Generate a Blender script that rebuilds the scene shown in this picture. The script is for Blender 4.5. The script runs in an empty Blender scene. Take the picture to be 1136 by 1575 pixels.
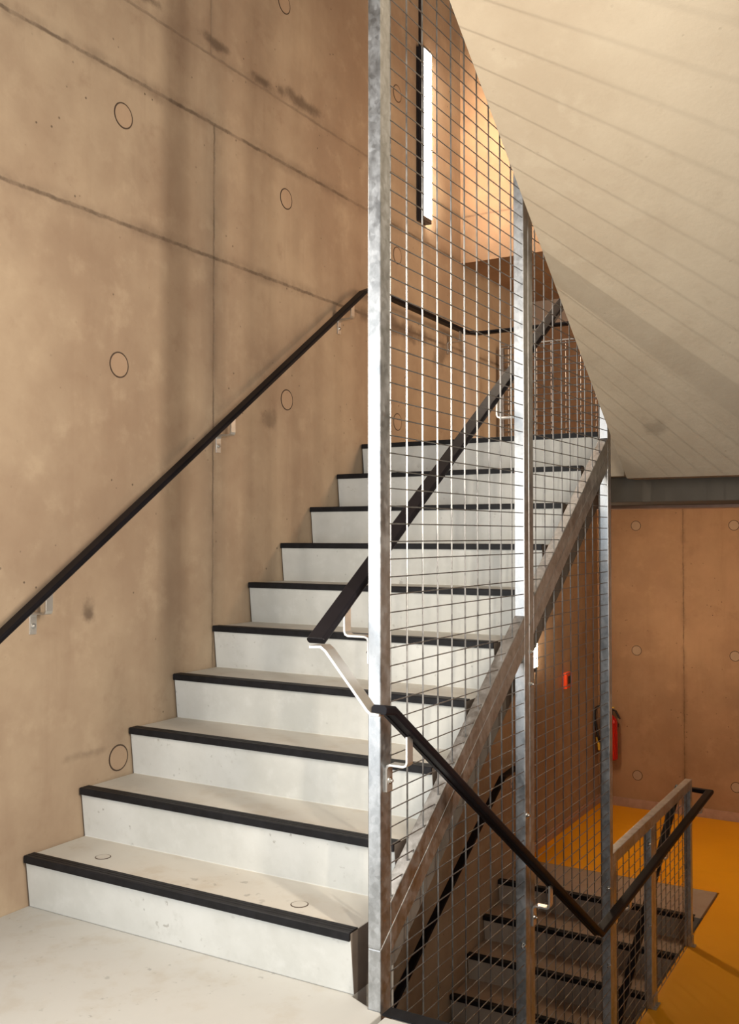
import bpy, bmesh, math, random
from mathutils import Vector, Matrix
random.seed(7)
SC = bpy.context.scene
COL = SC.collection
V = Vector

# ------------------------------------------------------------------ materials
def new_mat(name):
    m = bpy.data.materials.new(name); m.use_nodes = True
    nt = m.node_tree
    return m, nt, nt.nodes['Principled BSDF']

class NB:
    """tiny node-graph helper"""
    def __init__(s, nt): s.nt = nt
    def n(s, t, **kw):
        o = s.nt.nodes.new(t)
        for k, v in kw.items(): setattr(o, k, v)
        return o
    def link(s, a, b): s.nt.links.new(a, b)
    def val(s, sock, v):
        if hasattr(v, 'links') or isinstance(v, bpy.types.NodeSocket): s.link(v, sock)
        else: sock.default_value = v
    def math(s, op, a, b=0.0, c=None, clamp=False):
        o = s.n('ShaderNodeMath', operation=op); o.use_clamp = clamp
        s.val(o.inputs[0], a); s.val(o.inputs[1], b)
        if c is not None: s.val(o.inputs[2], c)
        return o.outputs[0]
    def mix(s, f, a, b, mode='MIX'):
        o = s.n('ShaderNodeMix', data_type='RGBA', blend_type=mode)
        s.val(o.inputs[0], f)
        for k, v in ((6, a), (7, b)):
            if isinstance(v, (tuple, list)): o.inputs[k].default_value = (*v[:3], 1)
            else: s.link(v, o.inputs[k])
        return o.outputs[2]
    def noise(s, vec, scale, detail=4, rough=.55):
        o = s.n('ShaderNodeTexNoise'); o.inputs['Scale'].default_value = scale
        o.inputs['Detail'].default_value = detail; o.inputs['Roughness'].default_value = rough
        s.link(vec, o.inputs['Vector']); return o.outputs['Fac']
    def ramp(s, f, lo, hi):
        o = s.n('ShaderNodeMapRange'); o.interpolation_type = 'SMOOTHSTEP'
        s.val(o.inputs['Value'], f); o.inputs['From Min'].default_value = lo; o.inputs['From Max'].default_value = hi
        return o.outputs['Result']
    def scale(s, vec, v):
        o = s.n('ShaderNodeMapping'); s.link(vec, o.inputs['Vector']); o.inputs['Scale'].default_value = v
        return o.outputs['Vector']

def concrete(name, base, dark, light, rough=.75, joints=(), spots=(), pin=1.0, streak=.35, dirt_up=None, bump=.25, big=1.1):
    m, nt, bs = new_mat(name); g = NB(nt)
    co = g.n('ShaderNodeTexCoord').outputs['Object']
    sep = g.n('ShaderNodeSeparateXYZ'); g.link(co, sep.inputs[0])
    n1 = g.noise(co, big, 6, .6); n2 = g.noise(co, big*5, 8, .65)
    nst = g.noise(g.scale(co, (5, 5, .5)), 1.6, 5, .6)
    c = g.mix(g.ramp(n1, .3, .72), dark, light)
    c = g.mix(.28, c, base)
    c = g.mix(g.math('MULTIPLY', g.ramp(nst, .5, .75), streak), c, dark)
    c = g.mix(g.math('MULTIPLY', g.ramp(n2, .5, .72), .5), c, light)
    c = g.mix(g.math('MULTIPLY', g.ramp(n2, .46, .24), .6), c, dark)
    # pin holes
    vo = g.n('ShaderNodeTexVoronoi'); vo.inputs['Scale'].default_value = 17
    g.link(co, vo.inputs['Vector'])
    msk = g.ramp(g.noise(co, 3.1, 2), .46, .62)
    ph = g.math('MULTIPLY', g.ramp(vo.outputs['Distance'], .10, .05), msk)
    ph = g.math('MULTIPLY', ph, .8*pin)
    c = g.mix(ph, c, tuple(x*.28 for x in dark))
    h = g.math('ADD', g.math('MULTIPLY', n2, .35), g.math('MULTIPLY', g.noise(co, 60, 3), .12))
    h = g.math('SUBTRACT', h, ph)
    ax = {'x': 0, 'y': 1, 'z': 2}
    wob = g.math('MULTIPLY', g.math('SUBTRACT', g.noise(co, 14, 7, .75), .5), .022)
    for j in joints:
        a, p, w, amt = j[:4]
        d = g.math('ABSOLUTE', g.math('ADD', g.math('SUBTRACT', sep.outputs[ax[a]], p), wob), 0)
        k = g.math('MULTIPLY', g.ramp(d, w*1.25, w*.35), g.math('ADD', .35, g.math('MULTIPLY', g.ramp(g.noise(co, 5.5, 6, .75), .36, .62), .65)))
        soft = g.math('MULTIPLY', g.ramp(d, w*6, w), g.ramp(g.noise(co, 4, 5, .7), .35, .7))
        if len(j) > 4:   # joint limited to a range of another axis
            b, lo, hi = j[4:7]
            lim = g.math('MULTIPLY', g.math('GREATER_THAN', sep.outputs[ax[b]], lo), g.math('LESS_THAN', sep.outputs[ax[b]], hi))
            k = g.math('MULTIPLY', k, lim); soft = g.math('MULTIPLY', soft, lim)
        c = g.mix(g.math('MULTIPLY', soft, .5*amt), c, tuple(x*.5 for x in dark))
        c = g.mix(g.math('MULTIPLY', k, .75*amt), c, tuple(x*.3 for x in dark))
        h = g.math('SUBTRACT', h, g.math('MULTIPLY', k, .9))
    for (p, r, amt) in spots:   # local stains (ellipsoidal)
        vm = g.n('ShaderNodeVectorMath', operation='SUBTRACT'); g.link(co, vm.inputs[0]); vm.inputs[1].default_value = p
        vs = g.n('ShaderNodeVectorMath', operation='DIVIDE'); g.link(vm.outputs[0], vs.inputs[0]); vs.inputs[1].default_value = r
        ln = g.n('ShaderNodeVectorMath', operation='LENGTH'); g.link(vs.outputs[0], ln.inputs[0])
        d = g.math('ADD', ln.outputs['Value'], g.math('MULTIPLY', g.math('SUBTRACT', n2, .5), 3.2))
        c = g.mix(g.math('MULTIPLY', g.ramp(d, 1.15, .2), amt), c, tuple(x*.42 for x in dark))
    if dirt_up:
        ge = g.n('ShaderNodeNewGeometry'); s2 = g.n('ShaderNodeSeparateXYZ'); g.link(ge.outputs['True Normal'], s2.inputs[0])
        up = g.ramp(s2.outputs[2], .6, .9)
        up = g.math('MULTIPLY', up, g.math('ADD', .62, g.math('MULTIPLY', g.ramp(n1, .3, .7), .38)))
        c = g.mix(up, c, dirt_up)
        sp = g.math('MULTIPLY', g.math('MULTIPLY', g.ramp(g.noise(co, 30, 3), .64, .72), g.ramp(n1, .48, .62)), .6)
        c = g.mix(sp, c, tuple(x*.5 for x in dirt_up))
        bl = g.math('MULTIPLY', g.math('MULTIPLY', g.ramp(g.noise(co, 7, 5, .65), .48, .7), up), .45)
        c = g.mix(bl, c, tuple(x*y for x, y in zip(dirt_up, (.82, .74, .64))))
    g.link(c, bs.inputs['Base Color'])
    bs.inputs['Roughness'].default_value = rough
    bs.inputs['Specular IOR Level'].default_value = .35
    b = g.n('ShaderNodeBump'); b.inputs['Strength'].default_value = bump; b.inputs['Distance'].default_value = .012
    g.link(h, b.inputs['Height']); g.link(b.outputs[0], bs.inputs['Normal'])
    return m

def plain(name, col, rough=.5, metal=0.0, var=.15, nscale=14, bump=0.0, spec=.5, emit=None, stren=0):
    m, nt, bs = new_mat(name); g = NB(nt)
    co = g.n('ShaderNodeTexCoord').outputs['Object']
    n = g.noise(co, nscale, 5, .6)
    c = g.mix(g.ramp(n, .3, .7), tuple(x*(1-var) for x in col), tuple(min(1, x*(1+var)) for x in col))
    g.link(c, bs.inputs['Base Color'])
    bs.inputs['Roughness'].default_value = rough; bs.inputs['Metallic'].default_value = metal
    bs.inputs['Specular IOR Level'].default_value = spec
    if bump:
        b = g.n('ShaderNodeBump'); b.inputs['Strength'].default_value = bump; b.inputs['Distance'].default_value = .003
        g.link(n, b.inputs['Height']); g.link(b.outputs[0], bs.inputs['Normal'])
    if emit:
        bs.inputs['Emission Color'].default_value = (*emit, 1); bs.inputs['Emission Strength'].default_value = stren
    return m

def galvanised(name, lo, hi, rough=.42, metal=1.0):
    m, nt, bs = new_mat(name); g = NB(nt)
    co = g.n('ShaderNodeTexCoord').outputs['Object']
    vo = g.n('ShaderNodeTexVoronoi'); vo.inputs['Scale'].default_value = 75; g.link(co, vo.inputs['Vector'])
    sp = g.n('ShaderNodeSeparateColor'); g.link(vo.outputs['Color'], sp.inputs[0])
    n = g.noise(g.scale(co, (1, 1, .55)), 22, 6, .7)
    f = g.math('ADD', g.math('MULTIPLY', sp.outputs[0], .35), g.math('MULTIPLY', g.ramp(n, .3, .7), .65))
    c = g.mix(f, lo, hi)
    g.link(c, bs.inputs['Base Color'])
    bs.inputs['Metallic'].default_value = metal
    g.link(g.math('ADD', rough-.08, g.math('MULTIPLY', f, .2)), bs.inputs['Roughness'])
    b = g.n('ShaderNodeBump'); b.inputs['Strength'].default_value = .25; b.inputs['Distance'].default_value = .0015
    g.link(n, b.inputs['Height']); g.link(b.outputs[0], bs.inputs['Normal'])
    return m

TAN = ((.385, .295, .208), (.275, .188, .128), (.47, .37, .262))
M = {}
M['wall'] = concrete('board_cast_tan_concrete', *TAN, rough=.7,
    joints=[('z', 2.534, .009, 1), ('z', 3.132, .009, 1), ('z', 3.437, .008, .55), ('y', 1.025, .007, .8, 'z', -3, 3.13), ('y', 1.0, .007, .5, 'z', 3.44, 9)],
    spots=[((0, .62, 3.50), (.1, .12, .035), .8), ((0, 1.05, 3.50), (.1, .12, .03), .8), ((0, 1.38, 3.47), (.1, .1, .03), .85), ((0, 1.72, 3.49), (.1, .22, .04), .8),
           ((0, .30, 1.0), (.1, .045, .05), .8), ((0, 1.45, 1.85), (.1, .06, .05), .5), ((0, .3, .48), (.1, .13, .02), .35), ((0, 2.75, 2.53), (.1, .5, .06), .7), ((0, 3.3, 2.45), (.1, .12, .1), .6)])
M['wall_far'] = concrete('far_tan_concrete', (.38, .23, .128), (.27, .155, .085), (.45, .28, .16), rough=.68,
    joints=[('x', .773, .006, 1), ('z', 3.43, .006, .7)])
M['soffit'] = concrete('pale_cast_concrete', (.44, .365, .27), (.38, .31, .225), (.48, .41, .31), rough=.85, pin=.12, streak=.1, bump=.6, big=1.6,
    spots=[((1.71, 1.93, 1.77), (.06, .06, .06), .4)])
M['stair'] = concrete('white_stair_concrete', (.62, .63, .605), (.51, .515, .485), (.68, .69, .67), rough=.72, pin=.35, streak=.18, bump=.15, big=2.2, dirt_up=(.53, .50, .445))
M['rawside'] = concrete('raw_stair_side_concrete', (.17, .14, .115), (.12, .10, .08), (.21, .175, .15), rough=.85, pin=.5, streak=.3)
M['landing'] = concrete('landing_concrete', (.50, .50, .48), (.43, .425, .40), (.55, .55, .53), rough=.75, pin=.9, streak=.0, bump=.15, big=1.7, dirt_up=(.49, .485, .46))
M['lowstair'] = concrete('grey_stair_concrete', (.42, .37, .32), (.34, .29, .25), (.47, .42, .37), rough=.75, pin=.3, streak=.15, dirt_up=(.36, .26, .19))
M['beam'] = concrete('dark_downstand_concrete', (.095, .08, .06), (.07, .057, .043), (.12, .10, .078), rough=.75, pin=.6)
M['plug'] = concrete('plug_concrete', (.40, .29, .20), (.34, .235, .16), (.45, .33, .225), rough=.7, pin=.3)
M['pale_plug'] = plain('pale_plug_concrete', (.49, .46, .41), .75, var=.06)
M['ring'] = plain('dark_joint_ring', (.07, .045, .03), .9)
M['nosing'] = plain('black_rubber_nosing', (.009, .009, .011), .5, var=.3, nscale=30, spec=.22)
M['rail'] = plain('black_handrail_plastic', (.006, .005, .007), .46, var=.2, spec=.16)
M['galv'] = galvanised('galvanised_steel', (.33, .345, .36), (.62, .64, .66))
M['wire'] = galvanised('galvanised_wire', (.20, .205, .21), (.37, .375, .38), rough=.42, metal=1.0)
M['steel'] = plain('bare_steel_bracket', (.66, .64, .61), .30, metal=.85, var=.06)
M['bolt'] = plain('zinc_bolt', (.75, .75, .74), .2, metal=1, var=.05)
M['yellow'] = concrete('yellow_coated_floor', (.84, .37, .004), (.79, .335, .003), (.88, .40, .006), rough=.5, pin=.0, streak=0, bump=.03, big=.8)
M['skirt'] = plain('pinkish_skirting', (.42, .27, .2), .6, var=.1)
M['strip'] = concrete('greyish_sill_concrete', (.50, .40, .32), (.42, .33, .26), (.55, .45, .36), rough=.75)
M['lampbody'] = plain('dark_lamp_housing', (.02, .017, .02), .4)
M['lamp'] = plain('lit_lamp_diffuser', (.9, .9, .88), .4, emit=(1.0, .84, .66), stren=75)
M['lamp_dim'] = plain('softly_lit_lamp_diffuser', (.9, .9, .88), .4, emit=(1.0, .76, .52), stren=82)
M['red'] = plain('red_enamel', (.50, .012, .010), .22, var=.08)
M['redbox'] = plain('red_orange_plastic', (.75, .07, .015), .35, var=.08)
M['blk'] = plain('black_plastic', (.01, .01, .01), .4)
M['yel_tag'] = plain('yellow_plastic', (.75, .5, .05), .4)
M['label'] = plain('white_label', (.8, .76, .72), .5)
M['edge'] = plain('dark_steel_edge', (.045, .045, .05), .5, metal=.5, var=.3)

# ------------------------------------------------------------------ mesh helpers
class MB:
    def __init__(s): s.v = []; s.f = []; s.mi = []; s.cur = 0
    def add(s, vs, fs):
        o = len(s.v); s.v += [tuple(p) for p in vs]; s.f += [tuple(o+i for i in f) for f in fs]; s.mi += [s.cur]*len(fs); return s
    def box(s, a, b):
        (x0, y0, z0), (x1, y1, z1) = a, b
        vs = [(x, y, z) for z in (z0, z1) for y in (y0, y1) for x in (x0, x1)]
        return s.add(vs, [(0, 2, 3, 1), (4, 5, 7, 6), (0, 1, 5, 4), (2, 6, 7, 3), (0, 4, 6, 2), (1, 3, 7, 5)])
    def prism(s, prof, x0, x1, axis='x'):
        """extrude a closed profile [(a,b)..] along an axis"""
        n = len(prof)
        if axis == 'x': mk = lambda t, p: (t, p[0], p[1])
        elif axis == 'y': mk = lambda t, p: (p[0], t, p[1])
        else: mk = lambda t, p: (p[0], p[1], t)
        vs = [mk(x0, p) for p in prof]+[mk(x1, p) for p in prof]
        fs = [tuple(range(n)), tuple(range(2*n-1, n-1, -1))]
        fs += [(i, i+n, (i+1) % n+n, (i+1) % n) for i in range(n)]
        return s.add(vs, fs)
    def sweep(s, path, prof, side=None, cap=True):
        """sweep closed 2D profile (u=sideways, w=up) along a polyline with mitred corners"""
        P = [V(p) for p in path]; n = len(P); m = len(prof); rings = []
        for i in range(n):
            d0 = (P[i]-P[i-1]).normalized() if i else (P[1]-P[0]).normalized()
            d1 = (P[i+1]-P[i]).normalized() if i < n-1 else d0
            t = (d0+d1).normalized()
            k = 1/max(.35, t.dot(d1))
            sd = V(side) if side else None
            if sd is None:
                sd = d1.cross(V((0, 0, 1)))
                if i and sd.length > 1e-4:
                    pass
                sa = d0.cross(V((0, 0, 1))); sb = d1.cross(V((0, 0, 1)))
                if sa.length < 1e-3: sa = V((1, 0, 0))
                if sb.length < 1e-3: sb = V((1, 0, 0))
                sd = (sa.normalized()+sb.normalized()).normalized()
                kk = 1/max(.4, sd.dot(sa.normalized()))
            else: kk = 1
            up = sd.cross(t).normalized()
            ku = k if side or kk < 1.001 else 1
            rings.append([P[i]+sd*(u*kk)+up*(w*ku) for u, w in prof])
        vs = [p for r in rings for p in r]
        fs = [(i*m+j, i*m+(j+1) % m, (i+1)*m+(j+1) % m, (i+1)*m+j) for i in range(n-1) for j in range(m)]
        if cap: fs += [tuple(range(m-1, -1, -1)), tuple((n-1)*m+j for j in range(m))]
        return s.add(vs, fs)
    def rod(s, a, b, r, n=6):
        a, b = V(a), V(b); d = (b-a).normalized()
        u = d.orthogonal().normalized(); w = d.cross(u)
        vs = [p+u*math.cos(2*math.pi*k/n)*r+w*math.sin(2*math.pi*k/n)*r for p in (a, b) for k in range(n)]
        fs = [(k, (k+1) % n, (k+1) % n+n, k+n) for k in range(n)]+[tuple(range(n-1, -1, -1)), tuple(range(n, 2*n))]
        return s.add(vs, fs)
    def tube(s, path, r, n=8):
        prof = [(math.cos(2*math.pi*k/n)*r, math.sin(2*math.pi*k/n)*r) for k in range(n)]
        P = [V(p) for p in path]; N = len(P); ref = None; rings = []
        for i in range(N):
            t = ((P[min(i+1, N-1)]-P[max(i-1, 0)])).normalized()
            u = t.orthogonal().normalized() if ref is None else (ref-t*ref.dot(t)).normalized()
            ref = u; w = t.cross(u)
            rings += [P[i]+u*a+w*b for a, b in prof]
        fs = [(i*n+j, i*n+(j+1) % n, (i+1)*n+(j+1) % n, (i+1)*n+j) for i in range(N-1) for j in range(n)]
        fs += [tuple(range(n-1, -1, -1)), tuple((N-1)*n+j for j in range(n))]
        return s.add(rings, fs)
    def lathe(s, prof, c, n=24):
        vs = []; m = len(prof)
        for k in range(n):
            a = 2*math.pi*k/n
            vs += [(c[0]+r*math.cos(a), c[1]+r*math.sin(a), c[2]+z) for r, z in prof]
        fs = [(k*m+j, ((k+1) % n)*m+j, ((k+1) % n)*m+j+1, k*m+j+1) for k in range(n) for j in range(m-1)]
        return s.add(vs, fs)
    def build(s, name, mats, parent=None, bevel=0, smooth=False, origin=None):
        me = bpy.data.meshes.new(name)
        org = V(origin) if origin else V((0, 0, 0))
        if parent is not None: org = V((0, 0, 0))
        me.from_pydata([tuple(V(p)-org) for p in s.v], [], s.f)
        if not isinstance(mats, (list, tuple)): mats = [mats]
        for m in mats: me.materials.append(m)
        for p, i in zip(me.polygons, s.mi): p.material_index = i
        bm = bmesh.new(); bm.from_mesh(me); bmesh.ops.recalc_face_normals(bm, faces=bm.faces); bm.to_mesh(me); bm.free()
        if smooth:
            for p in me.polygons: p.use_smooth = True
        o = bpy.data.objects.new(name, me); COL.objects.link(o)
        if parent is not None:
            o.parent = parent; o.matrix_parent_inverse = Matrix.Translation(parent.matrix_world.translation).inverted() if False else Matrix.Identity(4)
            off = V((0, 0, 0)); q = parent
            while q is not None: off += q.location; q = q.parent
            o.location = -off
            # keep mesh data in world coordinates relative to the root
        else: o.location = org
        if bevel:
            b = o.modifiers.new('soft_edges', 'BEVEL'); b.width = bevel; b.segments = 2; b.limit_method = 'ANGLE'; b.angle_limit = math.radians(40)
        return o

def thing(name, label, cat, loc, group=None):
    o = bpy.data.objects.new(name, None); COL.objects.link(o); o.location = loc; o.empty_display_size = .1
    o['label'] = label; o['category'] = cat
    if group: o['group'] = group
    return o
def tag(o, label, cat, group=None):
    o['label'] = label; o['category'] = cat
    if group: o['group'] = group
    return o
def struct(o, label=None, cat=None):
    o['kind'] = 'structure'
    if label: o['label'] = label
    if cat: o['category'] = cat
    return o

# ------------------------------------------------------------------ constants of the place
R_, G_ = .18, .2553           # riser and tread of the white flight
ZF = -1.15                    # yellow floor level
ZU = 1.80                     # upper floor level
FX0, FX1 = 1.412, 1.452       # fence frame thickness (x)
T = lambda y: .257+.7155*y    # upper edge of the sloping fence bar
MESHX = 1.442

# ------------------------------------------------------------------ setting
wl = struct(MB().box((-.3, -3.2, -3.2), (0, 6.55, 5.6)).build('wall_left', M['wall']),
    'tan board-cast concrete wall left of the stairs with dark joints and round plugs', 'wall')
wf = struct(MB().box((0, 6.55, -3.2), (4.6, 6.8, 1.62)).build('wall_far', M['wall_far']),
    'brown concrete wall behind the yellow floor', 'wall')
struct(MB().box((4.6, 1.0, -3.2), (4.8, 6.8, 1.62)).build('wall_right', M['wall_far']), 'brown concrete wall at the right of the yellow floor', 'wall')
wb = MB().box((0, 3.6, 3.12), (4.6, 5.1, 5.6))
wb = struct(wb.build('wall_back', M['wall_far']), 'lamp-lit concrete wall at the head of the white stairs', 'wall')
wu = MB(); wu.box((0, 4.9, 1.8), (4.6, 5.1, 2.93)); wu.cur = 1; wu.box((0, 4.87, 2.93), (4.6, 5.1, 3.12))
struct(wu.build('wall_recess', [M['wall_far'], M['strip']]), 'brown wall of the recess under the lamp-lit wall', 'wall')
struct(MB().box((0, 3.63, 1.8), (.02, 3.86, 2.66)).build('trim_1', M['strip']), 'pale upright strip on the wall corner beside the recess', 'trim')
# landing floor (two slabs with an open joint)
lf = MB().prism([(0, -3.2), (1.459, -3.2), (1.459, -.037), (1.453, -.0345), (1.453, -.0295), (1.411, -.0295), (1.411, -.0185), (1.337, .0125), (1.334, .26), (0, .26)], -.22, 0, 'z').box((1.475, -3.2, -.22), (3.0, -.045, 0))
struct(lf.build('floor_landing', M['landing'], bevel=.003), 'pale concrete landing in front of the white stairs', 'floor')
# yellow floor
yf = MB().box((1.415, 1.68, ZF-.25), (4.6, 6.55, ZF)).box((0, 4.72, ZF-.25), (1.415, 6.55, ZF))
struct(yf.build('floor_yellow', M['yellow']), 'yellow coated floor below', 'floor')
struct(MB().box((1.404, 1.68, ZF-.12), (1.4149, 4.2, ZF+.002)).build('trim_2', M['edge']), 'dark steel edge of the yellow floor along the stairwell', 'trim')
struct(MB().box((.0, 6.535, ZF), (4.6, 6.55, ZF+.078)).build('baseboard_far', M['skirt'], bevel=.002), 'pinkish skirting along the far wall', 'baseboard')
struct(MB().box((.0, 4.72, ZF), (.012, 6.535, ZF+.078)).build('baseboard_left', M['skirt'], bevel=.002), 'pinkish skirting along the left wall below', 'baseboard')
# upper floor slab with downstand
us = MB().box((0, 2.319, 1.585), (1.46, 5.1, 1.8)).box((1.46, 2.36, 1.585), (4.6, 5.1, 1.8)).box((0, 5.1, 1.62), (4.6, 6.8, 1.8))
struct(us.build('ceiling_slab', M['soffit']), 'pale slab of the upper floor seen from below', 'ceiling')
struct(MB().box((.0, 2.92, 1.444), (4.6, 3.1, 1.4615)).build('trim_bounce_glow', M['skirt'], bevel=.002), 'pinkish strip standing in for bounce light under the dark beam', 'trim')  # added strip, its pink colour stands for floor bounce on the beam underside
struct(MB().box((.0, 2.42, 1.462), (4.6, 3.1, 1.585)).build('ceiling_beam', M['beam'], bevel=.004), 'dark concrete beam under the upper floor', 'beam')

def plug(parent, c, r, normal, mat=None):
    """round formwork plug: disc with a dark groove ring around it"""
    n = 28; mb = MB()
    ax = {'x': ((0, 1, 0), (0, 0, 1)), 'y': ((1, 0, 0), (0, 0, 1)), 'z': ((1, 0, 0), (0, 1, 0))}[normal[1]]
    sg = 1 if normal[0] == '+' else -1
    u, w = V(ax[0]), V(ax[1]); nn = V({'x': (1, 0, 0), 'y': (0, 1, 0), 'z': (0, 0, 1)}[normal[1]])*sg
    c = V(c)
    ring = lambda rad, h: [c+u*math.cos(2*math.pi*k/n)*rad+w*math.sin(2*math.pi*k/n)*rad+nn*h for k in range(n)]
    r0, r1, r2 = ring(r*.94, .0014), ring(r*.94, .0008), ring(r*1.06, .0008)
    mb.add(r0+[c+nn*.0014], [(k, (k+1) % n, n) for k in range(n)])
    mb.cur = 1
    mb.add(r0+r1, [(k, (k+1) % n, (k+1) % n+n, k+n) for k in range(n)])
    mb.add(r1+r2, [(k, (k+1) % n, (k+1) % n+n, k+n) for k in range(n)])
    r3 = ring(r*1.06, -.004)
    mb.add(r2+r3, [(k, (k+1) % n, (k+1) % n+n, k+n) for k in range(n)])
    return mb.build('tie_hole_plug', [mat or M['plug'], M['ring']], parent)
for y, z in ((.463, 2.964), (1.579, 2.961), (.447, 1.970), (1.588, 1.967), (.456, .434), (1.56, 3.93), (.45, 3.93), (2.72, 2.96), (2.72, 1.97), (2.72, 3.93)):
    plug(wl, (0, y, z), .049, '+x')
for x in (.357, 1.203, 2.05, 2.9):
    for z in (1.387, .262, -.858): plug(wf, (x, 6.55, z), .043, '-y')

# ------------------------------------------------------------------ stair flights
def flight_profile(y0, z0, n, g, r, under, waist, last_y=None, undercut=.02):
    """closed side profile of n risers rising towards +y from (y0,z0)"""
    p = []
    for i in range(n):
        p.append((y0+i*g+undercut, z0+i*r)); p.append((y0+i*g, z0+(i+1)*r))
    return p
def nosing_mb(x0, x1, y, z, t=.021, d=.042):
    # ribbed black angle on the step edge
    prof = [(y-.006, z-t), (y-.006, z+.0015), (y-.003, z+.004), (y+.008, z+.004), (y+.010, z+.0025), (y+.013, z+.004), (y+.022, z+.004), (y+.024, z+.0025), (y+.027, z+.004), (y+d-.002, z+.004), (y+d, z+.001), (y+d, z-.001), (y+.001, z-.001), (y+.001, z-t)]
    return MB().prism(prof, x0, x1)

# white flight
fa = thing('stair_flight', 'white concrete stair flight with black nosings rising beside the tan wall', 'staircase', (.67, 1.1, 0))
A0, A1 = .008, 1.338
pr = flight_profile(0, 0, 10, G_, R_, 0, 0)
und = lambda y: .705*y-.185
pr += [(2.3175, 1.8), (2.3175, und(2.3175))]
pr += [(.2645, und(.2645)), (.262, .0005)]; pr[0] = (.02, .0005)
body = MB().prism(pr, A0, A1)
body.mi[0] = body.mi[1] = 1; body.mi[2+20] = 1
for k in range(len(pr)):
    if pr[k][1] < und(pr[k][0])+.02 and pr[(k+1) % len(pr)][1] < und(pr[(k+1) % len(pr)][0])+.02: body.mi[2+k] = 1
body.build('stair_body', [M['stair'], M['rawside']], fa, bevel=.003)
for i in range(10):
    nosing_mb(A0, A1, i*G_, (i+1)*R_).build('nosing', M['nosing'], fa)
for x, y in ((.248, .132), (1.09, .11)): plug(fa, (x, y, .18), .026, '+z', M['pale_plug'])
# hidden flight going down in front of the viewer (right of the fence)
fb = thing('stair_flight', 'concrete flight going down from the landing to the yellow floor right of the fence', 'staircase', (2.2, .8, ZF))
rb = -ZF/7
pb = [(-.040, 0)]
for i in range(7):
    pb.append((i*G_-.0, -i*rb)); pb.append((i*G_+.0-.02, -(i+1)*rb))
pb += [(1.62-.25, ZF), (-.040, -.30)]
MB().prism(pb, 1.50, 2.90).build('stair_body', M['lowstair'], fb)
for i in range(7):
    y = i*G_; z = -i*rb
    prof = [(y+.006, z-.021), (y+.006, z+.004), (y-.042, z+.004), (y-.042, z-.0005), (y-.001, z-.0005), (y-.001, z-.021)]
    MB().prism(prof, 1.465 if i == 0 else 1.50, 2.90).build('nosing', M['nosing'], fb)
# upper flight whose underside hangs over the right of the picture
fc = thing('stair_flight', 'pale concrete underside of the flight overhead, streaked with fence shadows', 'staircase', (2.2, 1.1, 1.57))
us_ = lambda y: 1.626-.7226*(y-2.134)
ce = [(2.358, 1.8), (2.358, us_(2.215)), (2.215, us_(2.215)), (-.9, us_(-.9)), (-.9, us_(-.9)+.30)]
pc = ce[:]
for i in range(12, -1, -1):
    y = 2.3-(i+1)*.2553+.0; z = 1.8+(i+1)*.1845
    if y < -.9: continue
    pc += [(y, z), (y+.2553, z)]
MB().prism(pc, 1.502, 2.90).build('stair_body', M['soffit'], fc)
# lower flight under the white one
fl = thing('stair_flight', 'shadowed grey flight with black nosings climbing to the yellow floor behind the mesh', 'staircase', (.7, 3.0, -2.9))
LY, LG, LR = 4.19, .262, .166
pl = []
NL = 10
for i in range(NL):
    k = NL-1-i
    pl.append((LY-k*LG+.02, ZF-(k+1)*LR)); pl.append((LY-k*LG, ZF-k*LR))
pl += [(4.72, ZF), (4.72, ZF-.25), (4.35, ZF-.25), (LY-(NL-1)*LG+.3, ZF-NL*LR-.06), (LY-(NL-1)*LG+.02, ZF-NL*LR-.06)]
MB().prism(pl, .006, 1.400).build('stair_body', M['lowstair'], fl, bevel=.003)
for k in range(NL): nosing_mb(.006, 1.36, LY-k*LG, ZF-k*LR, t=.026, d=.04).build('nosing', M['nosing'], fl)
struct(MB().box((0, .3, ZF-NL*LR-.25), (4.6, LY-(NL-1)*LG+.02, ZF-NL*LR-.06)).build('floor_below', M['lowstair']), 'grey landing at the foot of the lower flight', 'floor')

# ------------------------------------------------------------------ mesh fence
WV, WH = .0028, .0019
def bar(y0, y1, top, h, x0=FX0, x1=FX1):
    """bar following the slope line top(y); vertical ends"""
    return MB().prism([(y0, top(y0)-h), (y1, top(y1)-h), (y1, top(y1)), (y0, top(y0))], x0, x1)
def post(y0, y1, zb, zt, x0=FX0, x1=FX1):
    """zb, zt may be functions of y (mitred ends)"""
    f = lambda q, y: q(y) if callable(q) else q
    return MB().prism([(y0, f(zb, y0)), (y1, f(zb, y1)), (y1, f(zt, y1)), (y0, f(zt, y0))], x0, x1)
def wires(y0, y1, zlo, zhi, yph=.046, zph=.033):
    mb = MB(); f = lambda q, y: q(y) if callable(q) else q
    k = math.ceil((y0-yph)/.1+.1)
    y = yph+k*.1
    while y < y1-.008:
        a, b = f(zlo, y), f(zhi, y)
        if b-a > .02: mb.rod((MESHX, y, a-.004), (MESHX, y, b+.004), WV, 6)
        y += .1
    zs = [f(q, y) for q in (zlo, zhi) for y in (y0, y1)]
    z = zph+math.ceil((min(zs)-zph)/.05)*.05
    while z < max(zs):
        # valid y range where zlo<z<zhi (linear bounds)
        pts = [y0+(y1-y0)*t/400 for t in range(401)]
        ok = [y for y in pts if f(zlo, y) < z < f(zhi, y)]
        if len(ok) > 3: mb.rod((MESHX+WV+WH-.0008, ok[0]-.004, z), (MESHX+WV+WH-.0008, ok[-1]+.004, z), WH, 5)
        z += .05
    return mb
def bolt(parent, c, axis=(1, 0, 0), r=.008, h=.012):
    a = V(axis).normalized(); c = V(c)
    m = MB(); m.rod(c-a*.003, c+a*.002, r*1.5, 12); m.rod(c, c+a*h*.6, r, 6); m.rod(c+a*h*.5, c+a*h, r*.55, 8)
    return m.build('bolt', M['bolt'], parent)
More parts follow.
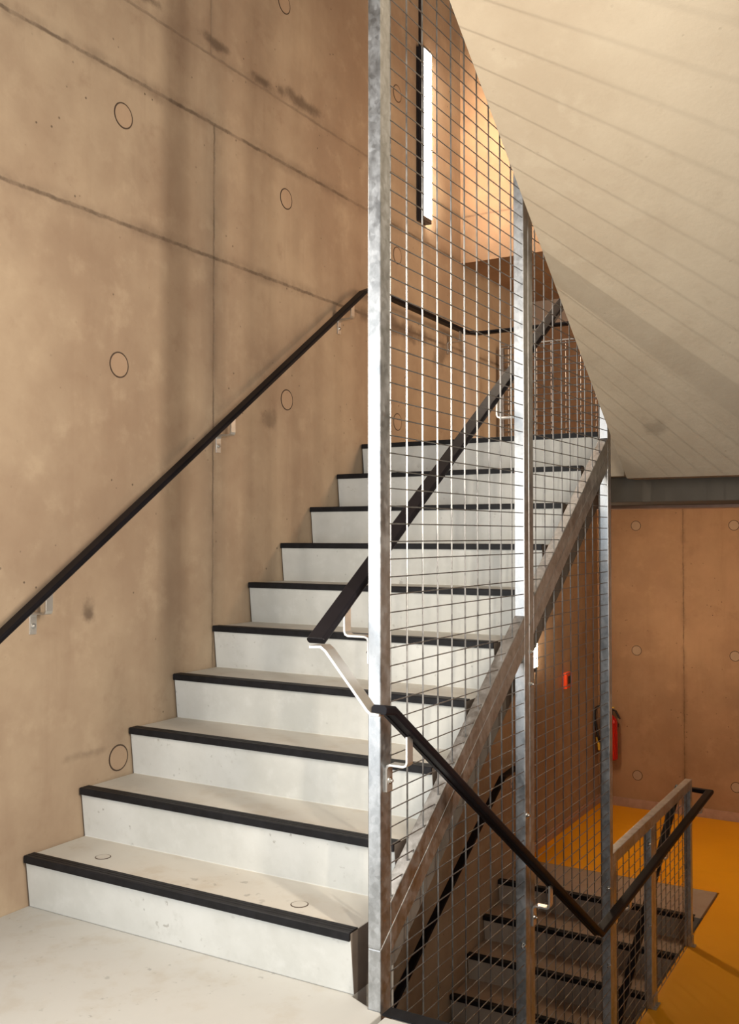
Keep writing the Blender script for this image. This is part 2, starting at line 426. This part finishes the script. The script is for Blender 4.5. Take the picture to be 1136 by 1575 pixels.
Tm = lambda y: T(y)-.0715
Tb = lambda y: T(y)-.143
GRP = 'mesh panels of the stair fence'
def panel(label, loc, posts, bars, mesh, bolts=()):
    t = thing('mesh_panel', label, 'mesh fence panel', loc, GRP)
    for a in posts: post(*a).build('frame_post', M['galv'], t, bevel=.0025)
    for nm, mb in bars: mb.build(nm, M['galv'], t, bevel=.0025)
    mesh.build('wire_mesh', M['wire'], t)
    for b in bolts: bolt(t, b)
    return t
ZT1, ZT2 = 3.62, 3.20
panel('tall steel mesh panel with the bright front post rising out of the picture', (1.432, .5, T(.5)),
      [(-.028, .030, Tm, ZT1), (1.044, 1.0895, Tm, ZT1)],
      [('bottom_rail', bar(.030, 1.044, T, .0715)), ('top_rail', MB().box((FX0, .03, ZT1-.05), (FX1, 1.044, ZT1)))],
      wires(.030, 1.044, T, ZT1-.05))
panel('upper mesh panel between the middle and far posts, cut off by the flight overhead', (1.432, 1.6, T(1.6)),
      [(1.0925, 1.137, Tm, ZT2), (2.086, 2.131, Tm, ZT2)],
      [('bottom_rail', bar(1.137, 2.086, T, .0715)), ('top_rail', MB().box((FX0, 1.137, ZT2-.05), (FX1, 2.086, ZT2)))],
      wires(1.137, 2.086, T, ZT2-.05, yph=1.185))
panel('lower mesh panel beneath the sloping bar, standing at the landing edge', (1.432, .5, ZF),
      [(-.028, .030, ZF, lambda y: Tm(y)-.0012), (1.044, 1.0895, ZF, lambda y: Tm(y)-.0012)],
      [('top_rail', bar(.030, 1.044, lambda y: Tm(y)-.0012, .0700)), ('bottom_rail', MB().box((FX0, .03, ZF+.02), (FX1, 1.044, ZF+.07)))],
      wires(.030, 1.044, ZF+.07, Tb), bolts=[(FX1, 1.06, .27), (FX0+.028, 1.0415, -.20)])
panel('lower mesh panel between the middle and far posts, above the dark lower stairs', (1.432, 1.6, ZF),
      [(1.0925, 1.137, ZF, lambda y: Tm(y)-.0012), (2.086, 2.131, ZF, lambda y: Tm(y)-.0012)],
      [('top_rail', bar(1.137, 2.086, lambda y: Tm(y)-.0012, .0700)), ('bottom_rail', MB().box((FX0, 1.137, ZF+.02), (FX1, 2.086, ZF+.07)))],
      wires(1.137, 2.086, ZF+.07, Tb, yph=1.185),
      bolts=[(FX1, 1.105, .865), (FX1, 1.105, .745), (FX1-.012, 2.086, -.31), (FX1-.012, 2.086, -.66)])
ZR = -.165
def railing(label, ya, yb, bolts):
    t = thing('railing_panel', label, 'railing', (1.432, (ya+yb)/2, ZF), 'railing panels at the lower stair head')
    for y in (ya, yb-.045): post(y, y+.045, ZF+.001, ZR-.055).build('frame_post', M['galv'], t, bevel=.0025)
    MB().box((FX0, ya, ZR-.055), (FX1, yb, ZR)).build('top_rail', M['galv'], t, bevel=.0025)
    wires(ya+.045, yb-.045, ZF+.03, ZR-.055, yph=ya+.09).build('wire_mesh', M['wire'], t)
    for y in (ya+.022, yb-.022):
        b = MB().box((FX1, y-.02, ZF+.0005), (FX1+.02, y+.02, ZF+.007)).box((FX1, y-.02, ZF+.007), (FX1+.006, y+.02, ZF+.06)).build('foot_bracket', M['galv'], t, bevel=.001)
    for b in bolts: bolt(t, b)
railing('low mesh railing panel next to the far fence post beside the yellow floor', 2.134, 2.845, [(FX1-.012, 2.80, -.30), (FX1-.012, 2.80, -.72)])
railing('low mesh railing panel at the end beside the yellow floor', 2.848, 3.745, [])
# ------------------------------------------------------------------ handrails
RP = [(-.026, -.004), (-.022, -.010), (.022, -.010), (.026, -.004), (.026, .004), (.021, .010), (-.021, .010), (-.026, .004)]
RPR = [(-.020, -.012), (-.007, -.012), (-.007, -.009), (.007, -.009), (.007, -.012), (.020, -.012), (.023, -.006), (.023, .006), (.017, .013), (-.017, .013), (-.023, .006), (-.023, -.006)]
def zbracket(parent, rail_pt, post_pt, drop=.085, leg=.075, w=.03, t=.007, d=None, bolts=1):
    """bent flat bar: down from the rail, across to the post, down the post face"""
    a = V(rail_pt); b = V(post_pt)           # rail underside point, post face point (level of the cross piece)
    hx = (b-a); hx.z = 0; L = hx.length; e = hx/L; sd = e.cross(V((0, 0, 1)))
    r = .012
    pts = [a, V((a.x, a.y, b.z+r)), V((a.x, a.y, b.z))+e*r*.3+V((0, 0, r*.3)), V((a.x, a.y, b.z))+e*r]
    c = V((b.x, b.y, b.z))-e*(t*.5)
    pts += [c-e*r, c-e*r*.3-V((0, 0, r*.3)), c-V((0, 0, r)), c-V((0, 0, leg))]
    m = MB(); vs = []; n = len(pts)
    for i, p in enumerate(pts):
        d0 = (pts[i]-pts[i-1]).normalized() if i else (pts[1]-pts[0]).normalized()
        d1 = (pts[i+1]-pts[i]).normalized() if i < n-1 else d0
        tt = (d0+d1).normalized(); nn = sd.cross(tt); k = 1/max(.5, tt.dot(d1))
        vs += [p+sd*(w/2)+nn*(t/2*k), p-sd*(w/2)+nn*(t/2*k), p-sd*(w/2)-nn*(t/2*k), p+sd*(w/2)-nn*(t/2*k)]
    fs = [(i*4+j, i*4+(j+1) % 4, i*4+4+(j+1) % 4, i*4+4+j) for i in range(n-1) for j in range(4)]+[(3, 2, 1, 0), tuple(4*n-4+j for j in range(4))]
    br = m.add(vs, fs).build('bracket', M['steel'], parent, bevel=.001)
    bolt(br, c-V((0, 0, leg*.6))-e*(t/2), -e, r=.007, h=.01)
    return br
# wall rail of the white flight
h1 = thing('handrail', 'long black handrail climbing the tan wall over the white stairs', 'handrail', (.08, 1.0, 1.7))
sl = (2.605-.967)/(2.160+.181)
MB().sweep([(.09, -.95, .967-.77*sl), (.09, 2.17, 2.612), (.09, 2.26, 2.648), (.09, 3.50, 2.63), (.14, 3.56, 2.63), (1.46, 3.575, 2.63)], RP).build('rail', M['rail'], h1, bevel=.002)
for y in (.024, 1.049, 2.06, -.9):
    z = .967+(y+.181)*sl
    zbracket(h1, (.09, y, z-.010), (.0, y+.005, z-.085))
zbracket(h1, (.09, 3.40, 2.62), (0, 3.40, 2.555))
# rail on the fence: inner rail, connector and outer rail
h2 = thing('handrail', 'black handrail fixed to both sides of the mesh fence with a bent steel link', 'handrail', (1.43, .5, .6))
s2 = (2.339-1.017)/(1.825+.163)
MB().sweep([(1.33, -.165, 1.016), (1.33, 2.10, 1.016+2.265*s2), (1.33, 2.2, 1.016+2.34*s2), (1.33, 2.6, 1.016+2.36*s2)], [(a*1.12, b) for a, b in RP]).build('inner_rail', M['rail'], h2, bevel=.002)
sB = (-.37-.844)/(1.70+.10)
MB().sweep([(1.52, -.155, .846), (1.52, -.10, .836), (1.52, 1.69, -.362), (1.52, 2.1, -.348), (1.52, 3.90, -.268), (1.33, 3.925, -.268), (1.33, 3.82, -.31), (1.33, 1.75, -1.72)], RPR).build('outer_rail', M['rail'], h2, bevel=.0015)
# bent flat link between the two rail ends
lk = [V((1.305, -.150, .998)), V((1.343, -.150, 1.0)), V((1.357, -.150, .990)), V((1.487, -.150, .842)), V((1.498, -.150, .834)), V((1.524, -.150, .833))]
m = MB(); vs = []
for i, p in enumerate(lk):
    d0 = (lk[i]-lk[i-1]).normalized() if i else (lk[1]-lk[0]).normalized()
    d1 = (lk[i+1]-lk[i]).normalized() if i < len(lk)-1 else d0
    tt = (d0+d1).normalized(); nn = V((0, -1, 0)).cross(tt); k = 1/max(.5, tt.dot(d1))
    for dy, s_ in ((-.012, 1), (.034, 1), (.034, -1), (-.012, -1)): vs.append(p+V((0, dy, 0))+nn*(s_*.004*k))
n = len(lk)
m.add(vs, [(i*4+j, i*4+(j+1) % 4, i*4+4+(j+1) % 4, i*4+4+j) for i in range(n-1) for j in range(4)]+[(3, 2, 1, 0), tuple(4*n-4+j for j in range(4))])
m.build('link_plate', M['steel'], h2, bevel=.001)
for y in (-.005, 1.09, 2.108):
    z = 1.016+(y+.165)*s2
    zbracket(h2, (1.33, y, z-.012), (FX0, y, z-.105), w=.032)
for y in (.012, 1.118):
    z = .836+(y+.10)*(-.362-.836)/1.79
    zbracket(h2, (1.52, y, z-.012), (FX1, y, z-.095), w=.032)
for y in (2.16, 2.87, 3.70):
    z = -.348+(y-2.1)*.08/1.8
    zbracket(h2, (1.52, y, z-.012), (FX1, y, z-.07), w=.032)
# lower wall rail
h3 = thing('handrail', 'black handrail on the shadowed wall of the lower stairs behind the mesh', 'handrail', (.06, 3.2, -1.0))
MB().sweep([(.07, 1.95, -1.70), (.07, 2.535, -1.338), (.07, 4.121, -.403), (.07, 4.35, -.385), (.07, 4.60, -.40)], RP).build('rail', M['rail'], h3, bevel=.002)
for y, z in ((2.7, -1.24), (3.9, -.535), (4.45, -.39)): zbracket(h3, (.07, y, z-.012), (0, y, z-.09))

# ------------------------------------------------------------------ guard mesh in the recess
gm = thing('guard_screen', 'small mesh guard screen standing in the recess at the stair head', 'guard screen', (.9, 4.2, ZU))
mb = MB()
x = .093
while x < 1.9: mb.rod((x, 4.2, 1.82), (x, 4.2, 2.66), .0035, 6); x += .1065
z = 1.84
while z < 2.65: mb.rod((.05, 4.192, z), (1.9, 4.192, z), .0045, 6); z += .05
mb.build('wire_mesh', M['wire'], gm)
MB().box((.03, 4.194, 2.655), (1.92, 4.208, 2.667)).build('top_rail', M['galv'], gm, bevel=.003)
for xx in (.03, 1.89): MB().box((xx, 4.185, 1.8), (xx+.03, 4.215, 2.645)).build('frame_post', M['galv'], gm, bevel=.003)

# ------------------------------------------------------------------ lamps
def lamp(label, y0, z0, L, conduit=None, mat=None):
    t = thing('wall_lamp', label, 'lamp', (0, y0, z0), 'upright strip lamps')
    w = .112
    MB().box((0.0005, y0, z0), (.014, y0+w, z0+L)).box((.014, y0, z0), (.030, y0+.011, z0+L)).box((.030, y0, z0), (.0485, y0+.011, z0+L)).box((.014, y0+.011, z0+L-.011), (.0485, y0+w, z0+L)).build('housing', M['lampbody'], t, bevel=.003)
    MB().box((.0142, y0+.0112, z0+.03), (.047, y0+w+.004, z0+L-.0112)).build('diffuser', mat or M['lamp'], t, bevel=.003)
    MB().box((.0142, y0+.0112, z0), (.0478, y0+w, z0+.0298)).build('end_cap', M['lampbody'], t, bevel=.002)
    if conduit: MB().box((.0005, y0+.03, z0+L), (.014, y0+.052, conduit)).build('cable_duct', M['lampbody'], t)
lamp('upright strip lamp glowing on the tan wall high behind the tall mesh', 2.966, 3.235, 1.085, 5.55)
lamp('upright strip lamp by the middle fence post, lighting the yellow floor', 4.765, .255, 1.08, None, M['lamp_dim'])

# ------------------------------------------------------------------ fire extinguisher and call point
ex = thing('fire_extinguisher', 'red fire extinguisher hung on the far wall behind the far fence post', 'fire extinguisher', (.13, 6.46, -.72))
cx, cy, zb = .14, 6.46, -.72
MB().lathe([(0, 0), (.055, 0), (.064, .012), (.064, .335), (.056, .362), (.035, .385), (.022, .395), (.022, .41), (0, .41)], (cx, cy, zb), 28).build('cylinder', M['red'], ex, smooth=False)
MB().lathe([(.0645, 0), (.0645, .17)], (cx, cy, zb+.07), 28).build('label', M['label'], ex) if False else None
mm = MB(); n = 10
pts = []
for k in range(n):
    a = -math.pi/2-.5+k*.11
    pts.append((cx+.0648*math.cos(a), cy+.0648*math.sin(a)))
vs = [(p[0], p[1], zb+z) for z in (.07, .22) for p in pts]
mm.add(vs, [(k, k+1, k+1+n, k+n) for k in range(n-1)]); mm.build('paper_label', M['label'], ex)
hd = MB(); hd.lathe([(.0, .40), (.024, .40), (.024, .45), (.014, .46), (0, .46)], (cx, cy, zb), 16); hd.build('valve_head', M['blk'], ex)
MB().sweep([(cx-.01, cy, zb+.455), (cx+.05, cy-.01, zb+.44), (cx+.09, cy-.015, zb+.37)], [(-.011, -.006), (.011, -.006), (.011, .006), (-.011, .006)]).build('lever', M['blk'], ex, bevel=.002)
MB().sweep([(cx+.0, cy-.03, zb+.468), (cx+.045, cy-.03, zb+.474)], [(-.008, -.004), (.008, -.004), (.008, .004), (-.008, .004)]).build('safety_pin', M['yel_tag'], ex)
hp = []
for k in range(15):
    a = math.pi*k/14
    hp.append((cx-.062+.062*math.cos(a), cy-.035-.03*k/14, zb+.43+.05*math.sin(a)))
hp += [(cx-.122, cy-.07, zb+.36), (cx-.105, cy-.075, zb+.27), (cx-.085, cy-.08, zb+.20), (cx-.08, cy-.08, zb+.16)]
hs = MB().tube(hp, .012, 10).build('hose', M['blk'], ex, smooth=True)
MB().tube([(cx-.100, cy-.075, zb+.20), (cx-.085, cy-.075, zb+.14), (cx-.08, cy-.075, zb+.09)], .014, 10).build('nozzle', M['yel_tag'], ex)
MB().box((cx-.05, cy+.02, zb+.28), (cx+.05, 6.549, zb+.31)).build('wall_bracket', M['blk'], ex)
cp = thing('call_point', 'small red fire alarm call point on the brown wall behind the mesh', 'fire alarm', (0, 5.62, .03))
MB().box((0.0005, 5.56, .02), (.045, 5.70, .152)).build('housing', M['redbox'], cp, bevel=.008)
MB().box((.044, 5.59, .06), (.048, 5.665, .125)).build('window', M['blk'], cp, bevel=.001)

# ------------------------------------------------------------------ light
def area(name, loc, rot, sx, sy, power, col=(1, .93, .84)):
    l = bpy.data.lights.new(name, 'AREA'); l.shape = 'RECTANGLE'; l.size = sx; l.size_y = sy; l.energy = power; l.color = col
    o = bpy.data.objects.new(name, l); COL.objects.link(o); o.location = loc; o.rotation_euler = rot
    return o
H = math.pi/2
area('landing_lamp_left', (.07, -.50, 2.0), (0, -H, 0), 1.1, .04, 34, (1, .92, .80))      # faces +x
area('landing_lamp_right', (2.9, -.79, 1.75), (0, H, 0), 1.1, .08, 52, (1, .89, .74))     # faces -x
area('landing_lamp_right_near', (2.9, -1.39, 1.75), (0, H, 0), 1.1, .08, 42, (1, .85, .68))
area('landing_window', (1.0, -3.6, 1.4), (H, 0, 0), 2.6, 2.2, 74, (.88, .95, 1.0))       # daylight from behind the viewer
area('landing_side_window', (.03, -2.4, 1.25), (0, -H, 0), 2.4, 1.5, 40, (.90, .96, 1.0))
area('upper_hall_fill', (2.85, 3.2, 3.1), (0, H, 0), 1.1, .12, 42, (1, .70, .46))  # added fill with no visible fixture, brightens the upper left wall
area('lower_hall_fill', (4.55, 5.3, .6), (0, H, 0), 1.1, .1, 8, (1, .70, .46))  # unseen fill added from the right to lift the lower left wall
area('recess_fill', (3.6, 4.0, 2.5), (0, H, 0), .8, .1, 12, (1, .70, .46))  # extra fill light, added to brighten the recess and its screen
W = bpy.data.worlds.new('stairwell_ambient'); SC.world = W; W.use_nodes = True
bg = W.node_tree.nodes['Background']; bg.inputs[0].default_value = (1.0, .95, .9, 1); bg.inputs[1].default_value = .13

# ------------------------------------------------------------------ camera
cam = bpy.data.cameras.new('camera'); co = bpy.data.objects.new('camera', cam); COL.objects.link(co)
co.location = (2.8065, -2.4006, 1.2998)
cam.sensor_fit = 'VERTICAL'; cam.sensor_height = 36; cam.lens = 1523.246/1575*36
co.rotation_mode = 'XYZ'
yaw, pit, rol = .5297, .0237, .0002
co.rotation_euler = (Matrix.Rotation(yaw, 3, 'Z') @ Matrix.Rotation(H+pit, 3, 'X') @ Matrix.Rotation(-rol, 3, 'Z')).to_euler()
cam.clip_start = .05
SC.camera = co
SC.view_settings.view_transform = 'Standard'; SC.view_settings.look = 'None'
SC.view_settings.exposure = 0.12; SC.view_settings.gamma = 1.0; SC.view_settings.use_curve_mapping = False
SC.cycles.max_bounces = 8; SC.cycles.diffuse_bounces = 5; SC.cycles.use_denoising = True
